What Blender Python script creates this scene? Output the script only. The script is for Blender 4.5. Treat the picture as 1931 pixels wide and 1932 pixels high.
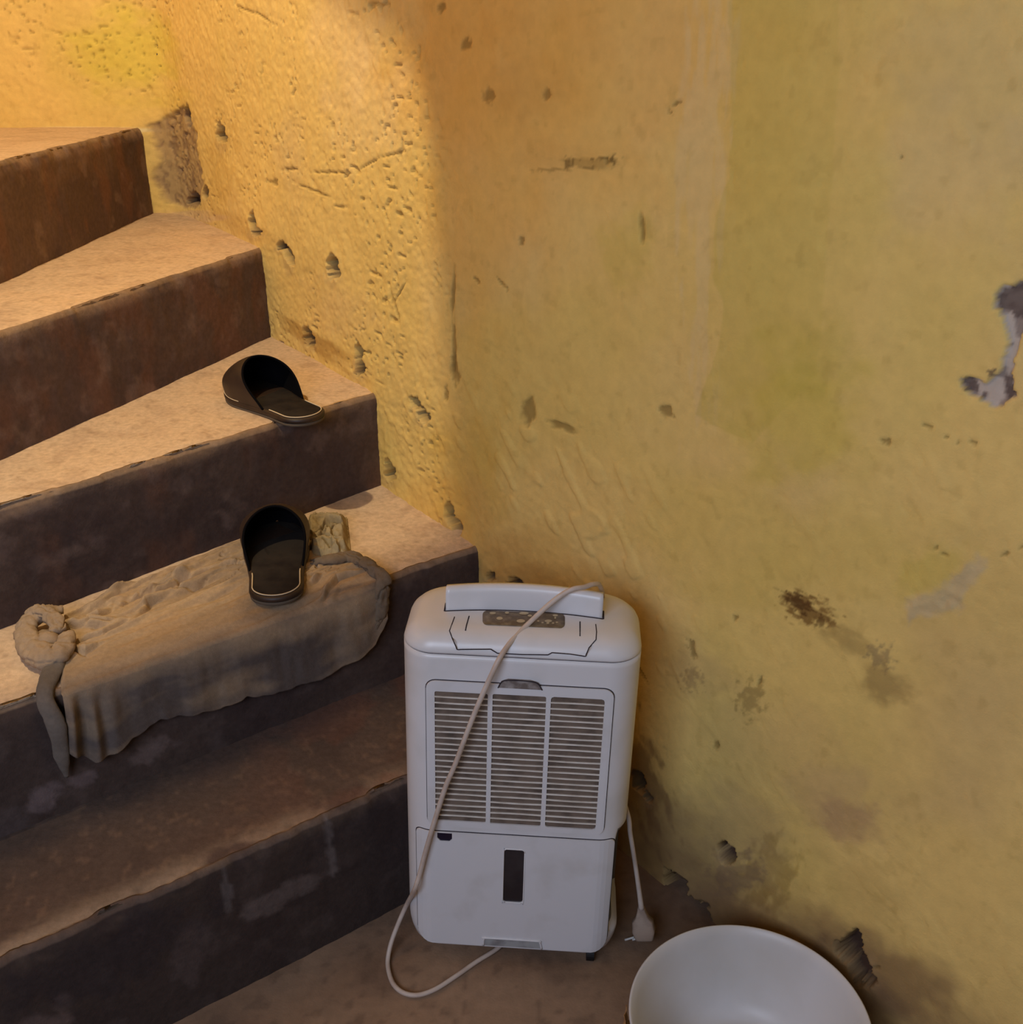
import bpy, bmesh, math, random
import numpy as np
from mathutils import Vector, Matrix

for o in list(bpy.data.objects): bpy.data.objects.remove(o)
S = bpy.context.scene
COL = S.collection

# ------------------------------------------------------------------ camera
FPX, PITCH, ROLL, CAMH = 1983.0, math.radians(24.76), math.radians(-0.61), 1.217
_F = np.array([0, math.cos(PITCH), -math.sin(PITCH)])
_R0 = np.array([1.0, 0, 0]); _U0 = np.cross(_R0, _F)
_R = _R0*math.cos(ROLL) + _U0*math.sin(ROLL)
_U = -_R0*math.sin(ROLL) + _U0*math.cos(ROLL)
_O = np.array([0, 0, CAMH])
cd = bpy.data.cameras.new('camera'); cam = bpy.data.objects.new('camera', cd); COL.objects.link(cam)
cd.sensor_fit = 'HORIZONTAL'; cd.sensor_width = 36; cd.lens = 36*FPX/1931
cd.clip_start = 0.02; cd.clip_end = 50
cam.matrix_world = Matrix(((_R[0], _U[0], -_F[0], _O[0]), (_R[1], _U[1], -_F[1], _O[1]), (_R[2], _U[2], -_F[2], _O[2]), (0, 0, 0, 1)))
S.camera = cam

# ------------------------------------------------------------------ light
S.view_settings.view_transform = 'Standard'; S.view_settings.look = 'None'
S.view_settings.exposure = 0.0; S.view_settings.gamma = 1.0; S.view_settings.use_curve_mapping = False
w = bpy.data.worlds.new('world'); S.world = w; w.use_nodes = True
w.node_tree.nodes['Background'].inputs[0].default_value = (0.62, 0.66, 0.85, 1)
w.node_tree.nodes['Background'].inputs[1].default_value = 0.05

LAMP = (-1.00, 1.00, 2.70)
def light(name, kind, loc, energy, color, **k):
    d = bpy.data.lights.new(name, kind); d.energy = energy; d.color = color
    for a, b in k.items(): setattr(d, a, b)
    o = bpy.data.objects.new(name, d); COL.objects.link(o); o.location = loc
    return o
light('stair_lamp', 'POINT', LAMP, 112, (1.0, 0.81, 0.49), shadow_soft_size=0.028)
dl = light('doorway_daylight', 'AREA', (-0.75, -0.80, 1.60), 27, (0.68, 0.78, 1.0), shape='RECTANGLE', size=1.2, size_y=0.7)
dl.rotation_euler = (Vector((0.2, 1.4, 0.9)) - Vector(dl.location)).to_track_quat('-Z', 'Y').to_euler()

# ------------------------------------------------------------------ helpers
def at(px, py, z):
    d = _F*FPX + _R*(px-965.5) - _U*(py-966.0)
    return _O + d*((z-_O[2])/d[2])
def raydir(px, py):
    return _F*FPX + _R*(px-965.5) - _U*(py-966.0)
def lin(c):
    c = np.asarray(c, float)/255.0
    return np.where(c <= 0.04045, c/12.92, ((c+0.055)/1.055)**2.4)
def smooth(a, b, x):
    t = np.clip((x-a)/(b-a), 0, 1); return t*t*(3-2*t)
def _h(ix, iy, seed):
    n = (ix*374761393 + iy*668265263 + seed*974634777) & 0xffffffff
    n = ((n ^ (n >> 13))*1274126177) & 0xffffffff
    n = (n ^ (n >> 16)) & 0xffffff
    return n/float(0xffffff)
def vn(x, y, seed=0):
    x = np.asarray(x, float); y = np.asarray(y, float)
    ix = np.floor(x).astype(np.int64); iy = np.floor(y).astype(np.int64)
    fx = x-ix; fy = y-iy; fx = fx*fx*(3-2*fx); fy = fy*fy*(3-2*fy)
    a = _h(ix, iy, seed); b = _h(ix+1, iy, seed); c = _h(ix, iy+1, seed); d = _h(ix+1, iy+1, seed)
    return (a*(1-fx)+b*fx)*(1-fy)+(c*(1-fx)+d*fx)*fy
def fbm(x, y, seed=0, o=4):
    s = 0; a = 0.5; t = 0
    for i in range(o):
        s = s+a*vn(x*2**i, y*2**i, seed+i*7); t += a; a *= 0.5
    return s/t
def mesh_np(name, V, Fq, mats, parent=None, mi=None, smoothf=True, colors=None):
    me = bpy.data.meshes.new(name)
    V = np.asarray(V, float)
    if isinstance(Fq, np.ndarray):
        n = len(Fq); k = Fq.shape[1]
        me.vertices.add(len(V)); me.vertices.foreach_set('co', V.ravel())
        me.loops.add(n*k); me.loops.foreach_set('vertex_index', Fq.ravel().astype(np.int32))
        me.polygons.add(n); me.polygons.foreach_set('loop_start', np.arange(n, dtype=np.int32)*k)
        me.update(calc_edges=True)
    else:
        me.from_pydata([tuple(v) for v in V], [], Fq); me.update()
        b_ = bmesh.new(); b_.from_mesh(me); bmesh.ops.recalc_face_normals(b_, faces=b_.faces[:]); b_.to_mesh(me); b_.free()
    if not isinstance(mats, (list, tuple)): mats = [mats]
    for m in mats: me.materials.append(m)
    if mi is not None: me.polygons.foreach_set('material_index', np.asarray(mi, np.int32))
    if smoothf: me.polygons.foreach_set('use_smooth', np.ones(len(me.polygons), bool))
    if colors is not None:
        a = me.color_attributes.new('paint', 'FLOAT_COLOR', 'POINT')
        c = np.ones((len(V), 4)); c[:, :3] = np.clip(colors, 0, 1)
        a.data.foreach_set('color', c.ravel())
    o = bpy.data.objects.new(name, me); COL.objects.link(o)
    if parent: o.parent = parent
    return o
def grid_faces(nu, nv, cyc_u=False, cyc_v=False):
    iu = np.arange(nu if cyc_u else nu-1); iv = np.arange(nv if cyc_v else nv-1)
    A, B = np.meshgrid(iu, iv, indexing='ij'); A = A.ravel(); B = B.ravel()
    A2 = (A+1) % nu; B2 = (B+1) % nv
    return np.stack([A*nv+B, A2*nv+B, A2*nv+B2, A*nv+B2], 1)
def empty(name, loc=(0, 0, 0), rot=(0, 0, 0)):
    o = bpy.data.objects.new(name, None); COL.objects.link(o); o.location = loc; o.rotation_euler = rot
    o.empty_display_size = 0.05
    return o
def tag(o, label=None, cat=None, group=None, kind=None):
    if label: o['label'] = label
    if cat: o['category'] = cat
    if group: o['group'] = group
    if kind: o['kind'] = kind
    return o
def tube(name, pts, r, mat, parent=None, seg=10, res=6, flat=None):
    """smooth swept tube through pts (catmull-rom), real mesh; r may be a number or a list"""
    P = np.asarray(pts, float); n = len(P)
    R = np.full(n, r) if np.isscalar(r) else np.asarray(r, float)
    Q = np.vstack([2*P[0]-P[1], P, 2*P[-1]-P[-2]]); out = []; ro = []
    for i in range(n-1):
        p0, p1, p2, p3 = Q[i:i+4]
        for t in np.linspace(0, 1, res, endpoint=False):
            out.append(0.5*((2*p1)+(-p0+p2)*t+(2*p0-5*p1+4*p2-p3)*t*t+(-p0+3*p1-3*p2+p3)*t**3)); ro.append(R[i]*(1-t)+R[i+1]*t)
    out.append(P[-1]); ro.append(R[-1]); out = np.array(out)
    T = np.gradient(out, axis=0); T /= np.linalg.norm(T, axis=1)[:, None]+1e-12
    up = np.array([0, 0, 1.0]) if abs(T[0][2]) < 0.9 else np.array([1.0, 0, 0])
    N = np.cross(T[0], up); N /= np.linalg.norm(N); V = []
    for k in range(len(out)):
        N = N-T[k]*(N@T[k]); N /= np.linalg.norm(N); B = np.cross(T[k], N)
        for j in range(seg):
            a = 2*math.pi*j/seg
            V.append(out[k]+ro[k]*(N*math.cos(a)+B*math.sin(a)*(flat if flat else 1)))
    m = len(out); V = V+[out[0], out[-1]]
    F = [list(map(int, f)) for f in grid_faces(m, seg, cyc_v=True)]
    for j in range(seg):
        F.append([m*seg, (j+1) % seg, j]); F.append([m*seg+1, (m-1)*seg+j, (m-1)*seg+(j+1) % seg])
    return mesh_np(name, V, F, mat, parent)

# ------------------------------------------------------------------ materials
def nodes(name):
    m = bpy.data.materials.new(name); m.use_nodes = True
    nt = m.node_tree; return m, nt, nt.nodes['Principled BSDF']
def painted(name, rough=0.9, bump=0.3, bscale=260, var=0.18, vscale=90, spec=0.25):
    m, nt, b = nodes(name); L = nt.links.new
    at_ = nt.nodes.new('ShaderNodeAttribute'); at_.attribute_name = 'paint'
    tc = nt.nodes.new('ShaderNodeTexCoord')
    n1 = nt.nodes.new('ShaderNodeTexNoise'); n1.inputs['Scale'].default_value = vscale; n1.inputs['Detail'].default_value = 5
    L(tc.outputs['Object'], n1.inputs['Vector'])
    mr = nt.nodes.new('ShaderNodeMapRange'); mr.inputs['From Min'].default_value = 0.3; mr.inputs['From Max'].default_value = 0.7
    mr.inputs['To Min'].default_value = 1-var; mr.inputs['To Max'].default_value = 1+var
    L(n1.outputs['Fac'], mr.inputs['Value'])
    mx = nt.nodes.new('ShaderNodeVectorMath'); mx.operation = 'SCALE'
    L(at_.outputs['Color'], mx.inputs[0]); L(mr.outputs[0], mx.inputs['Scale']); L(mx.outputs[0], b.inputs['Base Color'])
    n2 = nt.nodes.new('ShaderNodeTexNoise'); n2.inputs['Scale'].default_value = bscale; n2.inputs['Detail'].default_value = 6; n2.inputs['Roughness'].default_value = 0.65
    L(tc.outputs['Object'], n2.inputs['Vector'])
    bp = nt.nodes.new('ShaderNodeBump'); bp.inputs['Strength'].default_value = bump; bp.inputs['Distance'].default_value = 0.002
    L(n2.outputs['Fac'], bp.inputs['Height']); L(bp.outputs[0], b.inputs['Normal'])
    b.inputs['Roughness'].default_value = rough; b.inputs['Specular IOR Level'].default_value = spec
    return m
def plain(name, c, rough=0.5, spec=0.5, var=0.0, vscale=30, bump=0.0, bscale=200, c2=None, lo=0.45, hi=0.7):
    m, nt, b = nodes(name); L = nt.links.new
    tc = nt.nodes.new('ShaderNodeTexCoord')
    n1 = nt.nodes.new('ShaderNodeTexNoise'); n1.inputs['Scale'].default_value = vscale; n1.inputs['Detail'].default_value = 6
    L(tc.outputs['Object'], n1.inputs['Vector'])
    cr = nt.nodes.new('ShaderNodeValToRGB'); a = lin(c); bcol = lin(c2) if c2 is not None else a*(1-var)
    cr.color_ramp.elements[0].position = lo; cr.color_ramp.elements[0].color = (*a, 1)
    cr.color_ramp.elements[1].position = hi; cr.color_ramp.elements[1].color = (*bcol, 1)
    L(n1.outputs['Fac'], cr.inputs[0]); L(cr.outputs[0], b.inputs['Base Color'])
    if bump:
        n2 = nt.nodes.new('ShaderNodeTexNoise'); n2.inputs['Scale'].default_value = bscale; n2.inputs['Detail'].default_value = 5
        L(tc.outputs['Object'], n2.inputs['Vector'])
        bp = nt.nodes.new('ShaderNodeBump'); bp.inputs['Strength'].default_value = bump; bp.inputs['Distance'].default_value = 0.001
        L(n2.outputs['Fac'], bp.inputs['Height']); L(bp.outputs[0], b.inputs['Normal'])
    b.inputs['Roughness'].default_value = rough; b.inputs['Specular IOR Level'].default_value = spec
    return m
M_WALL = painted('yellow_limewash', bump=0.35, bscale=300, var=0.05, vscale=60)
M_STEP = painted('cement_step', bump=0.5, bscale=240, var=0.14, vscale=110)
M_FLOOR = painted('cement_floor', bump=0.35, bscale=260, var=0.10, vscale=60, rough=0.8)
M_PLASTER = plain('plain_yellow_plaster', (205, 172, 90), 0.9, 0.2, var=0.15, vscale=3)
M_SLAB = plain('concrete_ceiling', (150, 135, 110), 0.9, 0.2, var=0.2, vscale=4)
M_WHITE = plain('white_plastic', (216, 213, 214), 0.33, 0.5, c2=(200, 196, 192), vscale=9, lo=0.5, hi=0.8)
M_WHITE2 = plain('white_plastic_panel', (214, 212, 214), 0.4, 0.5, c2=(196, 192, 189), vscale=14, lo=0.52, hi=0.8)
M_SLAT = plain('dusty_grille_plastic', (212, 205, 196), 0.55, 0.4, c2=(178, 166, 152), vscale=35, lo=0.4, hi=0.75)
M_GAP = plain('dark_seam', (52, 44, 50), 0.8, 0.2)
M_MESH = plain('dusty_filter', (120, 104, 92), 0.95, 0.1, c2=(88, 76, 68), vscale=40)
M_PANEL = plain('control_panel_grey', (104, 88, 68), 0.45, 0.4, c2=(136, 118, 92), vscale=120)
M_ICON = plain('panel_marking', (190, 172, 140), 0.6, 0.3)
M_NAVY = plain('navy_inset', (22, 18, 40), 0.4, 0.4)
M_WIN = plain('tank_window_smoke', (38, 34, 38), 0.25, 0.5, c2=(62, 58, 60), vscale=12)
M_RECESS = plain('grey_recess_plastic', (112, 112, 118), 0.5, 0.4, c2=(72, 72, 78), vscale=20)
M_CORD = plain('cream_cable', (200, 184, 172), 0.5, 0.4, c2=(180, 160, 146), vscale=30)
M_RUB = plain('black_caster', (24, 20, 20), 0.6, 0.3)
M_LEATHER = plain('brown_leather', (56, 41, 32), 0.5, 0.4, c2=(40, 28, 24), vscale=25, bump=0.2, bscale=500)
M_LINING = plain('black_lining', (12, 11, 14), 0.95, 0.05)
M_INSOLE = plain('worn_insole', (48, 42, 38), 0.9, 0.06, c2=(36, 31, 30), vscale=30, bump=0.2, bscale=600)
M_STITCH = plain('pale_stitching', (205, 186, 158), 0.8, 0.2)
M_OUTSOLE = plain('grey_outsole', (92, 80, 68), 0.8, 0.2)
M_TUB = plain('white_tub_plastic', (205, 203, 204), 0.4, 0.4, c2=(192, 188, 184), vscale=6)
M_WRAP = plain('tan_paper', (196, 158, 112), 0.85, 0.2, c2=(150, 108, 70), vscale=30, bump=0.4, bscale=60)

# ------------------------------------------------------------------ the wall: plan line, then (s, z) surface
CTRL = [(-2.3, 3.02), (-1.6, 2.90), (-1.283, 2.826), (-0.97, 2.768), (-0.88, 2.765), (-0.82, 2.735), (-0.765, 2.655), (-0.528, 2.277), (-0.25, 1.872),
        (-0.066, 1.602), (0.10, 1.408), (0.249, 1.225), (0.471, 0.950), (0.8, 0.55), (1.4, -0.19), (2.35, -1.36)]
def chaikin(P, n):
    P = np.asarray(P, float)
    for _ in range(n):
        Q = [P[0]]
        for a, b in zip(P[:-1], P[1:]): Q += [0.75*a+0.25*b, 0.25*a+0.75*b]
        Q.append(P[-1]); P = np.array(Q)
    return P
PL = chaikin(CTRL, 3)
PS = np.r_[0, np.cumsum(np.linalg.norm(np.diff(PL, axis=0), axis=1))]
def wall_xy(s):
    return np.stack([np.interp(s, PS, PL[:, 0]), np.interp(s, PS, PL[:, 1])], -1)
def wall_nrm(s):
    d = wall_xy(s+0.03)-wall_xy(s-0.03); d /= np.linalg.norm(d, axis=-1)[..., None]
    return np.stack([d[..., 1], -d[..., 0]], -1)*-1.0
def wall_at(px, py):
    d = raydir(px, py); best = None
    for i in range(len(PL)-1):
        a = PL[i]; e = PL[i+1]-a; det = d[0]*(-e[1])-d[1]*(-e[0])
        if abs(det) < 1e-9: continue
        r = a-_O[:2]
        t = (r[0]*(-e[1])-r[1]*(-e[0]))/det; k = (d[0]*r[1]-d[1]*r[0])/det
        if t > 0 and -1e-6 <= k <= 1+1e-6 and (best is None or t < best[0]):
            best = (t, PS[i]+k*np.linalg.norm(e), _O[2]+t*d[2])
    return np.array(best[1:])
_n = wall_nrm(np.array([3.0]))[0]
if _n@(-wall_xy(np.array([3.0]))[0]) < 0:
    _sgn = -1.0
else: _sgn = 1.0

def local_px(px, py, s, z):
    """(s,z) offsets from a mark's centre, measured in the mark's own small frame"""
    c = wall_at(px, py); J = np.stack([(wall_at(px+6, py)-wall_at(px-6, py))/12, (wall_at(px, py+6)-wall_at(px, py-6))/12], 1)
    Ji = np.linalg.inv(J); ds = s-c[0]; dz = z-c[1]
    return Ji[0, 0]*ds+Ji[0, 1]*dz, Ji[1, 0]*ds+Ji[1, 1]*dz
def blob(m, s, z, noise=0.35, soft=0.25, nscale=1.0, seed=3, tri=False):
    px, py, rx, ry = m[:4]; ang = math.radians(m[4]) if len(m) > 4 else 0
    x, y = local_px(px, py, s, z)
    X = (x*math.cos(ang)+y*math.sin(ang))/rx; Y = (-x*math.sin(ang)+y*math.cos(ang))/ry
    if tri: X = X/(.62+.38*np.clip((Y+1)/2, 0, 1))
    d = np.hypot(X, Y); near = d < 2.2; out = np.zeros_like(s)
    q = 1.4*nscale
    nn = (fbm(X[near]*q+px, Y[near]*q+py, seed, 3)-0.5)*2*noise*1.6
    out[near] = smooth(1+soft, 1-soft, d[near]+nn)
    return out
def poly(pts, s, z, soft=3.0, noise=5.0, nscale=0.12, seed=5):
    pts = np.array(pts, float); c = pts.mean(0); x, y = local_px(c[0], c[1], s, z)
    P = pts-c; ext = np.abs(P).max()+30
    near = (np.abs(x) < ext) & (np.abs(y) < ext); X = x[near]; Y = y[near]
    X = X+(fbm(X*nscale, Y*nscale, seed, 3)-0.5)*2*noise; Y = Y+(fbm(X*nscale+9, Y*nscale+4, seed+1, 3)-0.5)*2*noise
    inside = np.zeros(len(X), bool); dist = np.full(len(X), 1e9)
    for i in range(len(P)):
        a = P[i]; b = P[(i+1) % len(P)]
        cond = ((a[1] > Y) != (b[1] > Y)); xi = (b[0]-a[0])*(Y-a[1])/(b[1]-a[1]+1e-12)+a[0]
        inside ^= cond & (X < xi)
        e = b-a; t = np.clip(((X-a[0])*e[0]+(Y-a[1])*e[1])/(e@e+1e-9), 0, 1)
        dist = np.minimum(dist, np.hypot(X-a[0]-t*e[0], Y-a[1]-t*e[1]))
    sd = np.where(inside, dist, -dist); out = np.zeros_like(s); out[near] = smooth(-soft, soft, sd)
    return out

HOLES = [  # px, py, rx, ry, angle, depth (m)
    (352, 218, 10, 20, 0, .022), (414, 252, 9, 20, -8, .022), (362, 375, 14, 12, 0, .018), (386, 361, 7, 11, 0, .014), (478, 418, 7, 20, -8, .02),
    (485, 437, 11, 8, 0, .015), (543, 480, 8, 22, -25, .02), (528, 464, 7, 8, 0, .012), (628, 503, 12, 22, -8, .028), (582, 635, 10, 17, -20, .02),
    (678, 668, 9, 22, -8, .022), (681, 692, 11, 18, -5, .016), (783, 760, 9, 14, -25, .02), (797, 781, 11, 16, -25, .022), (737, 886, 11, 19, -8, .03),
    (850, 968, 9, 22, -10, .024), (862, 992, 12, 16, -20, .018), (970, 1099, 15, 9, 5, .016), (925, 1088, 10, 8, 0, .01), (1206, 1472, 13, 19, -15, .02),
    (1224, 1502, 7, 12, -20, .010), (1371, 1608, 18, 21, -20, .020), (1362, 1598, 9, 9, 0, .012), (1272, 1665, 20, 26, -35, .028), (1310, 1715, 20, 34, -40, .022), (1602, 1790, 29, 30, 20, .028), (1620, 1825, 26, 40, -20, .020)]
PIT = [(517, 343, 7, 6, 0), (1035, 178, 7, 10, 0), (1268, 213, 3, 8, -35), (1278, 195, 8, 3, -30), (1060, 805, 26, 8, 12), (995, 775, 13, 22, 0), (1255, 775, 14, 10, 40),
       (1752, 805, 10, 2.5, 22), (1788, 824, 3, 3), (1811, 833, 3, 3), (1838, 836, 8, 3, 20), (1672, 833, 9, 6, 15), (1703, 297, 6, 2.5, 30), (1768, 1034, 4, 3), (1783, 1046, 7, 3, 15), (1897, 1046, 8, 4, -10),
       (1928, 1033, 6, 3), (1435, 1286, 2.5, 8, 20), (986, 455, 6, 7), (950, 535, 14, 3, 50), (900, 528, 10, 2.5, 55), (1150, 303, 3, 7), (854, 560, 4, 48, 2), (855, 660, 4, 45, 3), (858, 700, 8, 22, 0),
       (880, 85, 8, 12, 30), (835, 15, 6, 9, 30), (925, 180, 10, 14), (1215, 430, 4, 26), (840, 745, 4, 14, 10), (1355, 1405, 5, 8), (1388, 1166, 4, 6), (1310, 1225, 6, 18, -20), (1650, 1828, 8, 3)]
LINES = [((590, 325), (658, 326)), ((678, 318), (712, 300)), ((716, 297), (765, 285)), ((742, 575), (734, 540)), ((742, 570), (762, 537)), ((740, 560), (756, 612)), ((555, 345), (620, 372)),
         ((480, 22), (505, 40)), ((445, 12), (480, 25)), ((1195, 1240), (1225, 1290)), ((560, 320), (535, 318)), ((628, 388), (650, 392))]
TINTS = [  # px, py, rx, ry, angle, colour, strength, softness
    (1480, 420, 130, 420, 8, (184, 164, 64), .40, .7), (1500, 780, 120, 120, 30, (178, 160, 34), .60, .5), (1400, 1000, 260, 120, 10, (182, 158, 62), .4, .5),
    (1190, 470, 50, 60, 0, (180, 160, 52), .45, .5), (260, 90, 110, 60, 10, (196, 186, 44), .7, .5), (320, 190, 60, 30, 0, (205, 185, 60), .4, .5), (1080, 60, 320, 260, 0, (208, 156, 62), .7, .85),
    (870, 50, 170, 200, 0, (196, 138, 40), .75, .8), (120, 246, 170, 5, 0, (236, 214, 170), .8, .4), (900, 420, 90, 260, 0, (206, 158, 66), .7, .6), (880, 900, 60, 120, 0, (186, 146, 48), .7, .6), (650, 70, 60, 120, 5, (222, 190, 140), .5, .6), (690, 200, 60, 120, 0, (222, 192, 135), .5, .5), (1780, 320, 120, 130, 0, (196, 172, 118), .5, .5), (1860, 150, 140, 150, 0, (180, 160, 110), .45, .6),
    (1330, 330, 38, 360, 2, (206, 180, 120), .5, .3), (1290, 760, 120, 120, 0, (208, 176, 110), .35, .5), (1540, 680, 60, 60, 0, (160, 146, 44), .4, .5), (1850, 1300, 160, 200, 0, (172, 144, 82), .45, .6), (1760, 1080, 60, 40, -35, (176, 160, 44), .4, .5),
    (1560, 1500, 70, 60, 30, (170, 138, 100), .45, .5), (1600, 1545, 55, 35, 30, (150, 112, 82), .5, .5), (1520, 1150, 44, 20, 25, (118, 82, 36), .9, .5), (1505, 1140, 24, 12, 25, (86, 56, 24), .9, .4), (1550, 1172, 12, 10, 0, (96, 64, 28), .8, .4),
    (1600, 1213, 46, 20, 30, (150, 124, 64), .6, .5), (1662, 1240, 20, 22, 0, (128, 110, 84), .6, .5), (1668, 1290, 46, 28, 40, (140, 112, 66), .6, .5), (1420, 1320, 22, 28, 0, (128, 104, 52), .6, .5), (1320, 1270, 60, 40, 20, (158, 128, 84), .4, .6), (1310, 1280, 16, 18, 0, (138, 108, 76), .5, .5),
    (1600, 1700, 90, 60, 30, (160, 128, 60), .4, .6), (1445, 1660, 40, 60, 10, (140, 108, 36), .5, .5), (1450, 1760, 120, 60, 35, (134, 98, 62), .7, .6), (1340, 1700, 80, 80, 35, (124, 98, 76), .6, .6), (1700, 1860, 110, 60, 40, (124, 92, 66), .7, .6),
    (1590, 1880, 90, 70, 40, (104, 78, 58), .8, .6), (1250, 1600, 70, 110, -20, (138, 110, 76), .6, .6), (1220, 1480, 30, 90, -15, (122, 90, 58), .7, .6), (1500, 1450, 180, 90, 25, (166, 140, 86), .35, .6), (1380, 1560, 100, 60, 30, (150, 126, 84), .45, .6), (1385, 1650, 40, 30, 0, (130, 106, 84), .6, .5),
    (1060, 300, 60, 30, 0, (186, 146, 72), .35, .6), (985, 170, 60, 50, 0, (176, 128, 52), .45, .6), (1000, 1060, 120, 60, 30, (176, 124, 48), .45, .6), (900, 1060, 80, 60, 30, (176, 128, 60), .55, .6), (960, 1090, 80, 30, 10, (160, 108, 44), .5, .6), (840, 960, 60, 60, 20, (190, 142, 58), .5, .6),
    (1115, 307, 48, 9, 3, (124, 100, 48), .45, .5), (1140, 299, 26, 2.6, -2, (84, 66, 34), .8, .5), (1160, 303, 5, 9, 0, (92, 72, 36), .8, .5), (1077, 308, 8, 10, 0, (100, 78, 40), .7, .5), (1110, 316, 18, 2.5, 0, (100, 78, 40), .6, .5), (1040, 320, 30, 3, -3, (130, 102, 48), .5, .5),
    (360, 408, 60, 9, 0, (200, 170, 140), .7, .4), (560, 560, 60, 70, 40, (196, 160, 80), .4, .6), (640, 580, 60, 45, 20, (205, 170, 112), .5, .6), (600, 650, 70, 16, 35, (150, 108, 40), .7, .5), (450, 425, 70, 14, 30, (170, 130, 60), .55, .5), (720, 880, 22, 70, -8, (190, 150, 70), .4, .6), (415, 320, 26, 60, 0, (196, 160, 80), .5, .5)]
PEEL = [(1935, 535), (1890, 545), (1880, 562), (1878, 580), (1888, 590), (1898, 612), (1905, 640), (1896, 668), (1888, 700), (1872, 712), (1858, 725), (1848, 722), (1832, 712), (1808, 715), (1812, 730), (1832, 748), (1852, 755), (1870, 768), (1884, 768), (1905, 755), (1922, 748),
        (1912, 735), (1908, 700), (1912, 690), (1920, 660), (1926, 630), (1940, 625)]
PEEL_DARK = [[(1935, 535), (1890, 545), (1880, 562), (1878, 580), (1900, 585), (1915, 600), (1940, 600)], [(1808, 715), (1832, 712), (1845, 728), (1840, 742), (1820, 735)], [(1893, 705), (1908, 715), (1916, 745), (1900, 757), (1893, 740)], [(1862, 700), (1878, 694), (1880, 706), (1868, 712)], [(1850, 740), (1860, 742), (1858, 756), (1848, 752)]]
SCUFF = [(1800, 1085), (1845, 1052), (1855, 1070), (1830, 1110), (1818, 1145), (1795, 1150), (1760, 1160), (1735, 1165), (1712, 1185), (1706, 1165), (1712, 1135), (1735, 1125), (1765, 1110)]
CEMENT = [(345, 203), (322, 215), (305, 235), (312, 262), (318, 300), (318, 345), (330, 385), (352, 395), (378, 390), (384, 340), (376, 290), (372, 250), (360, 225)]

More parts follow.
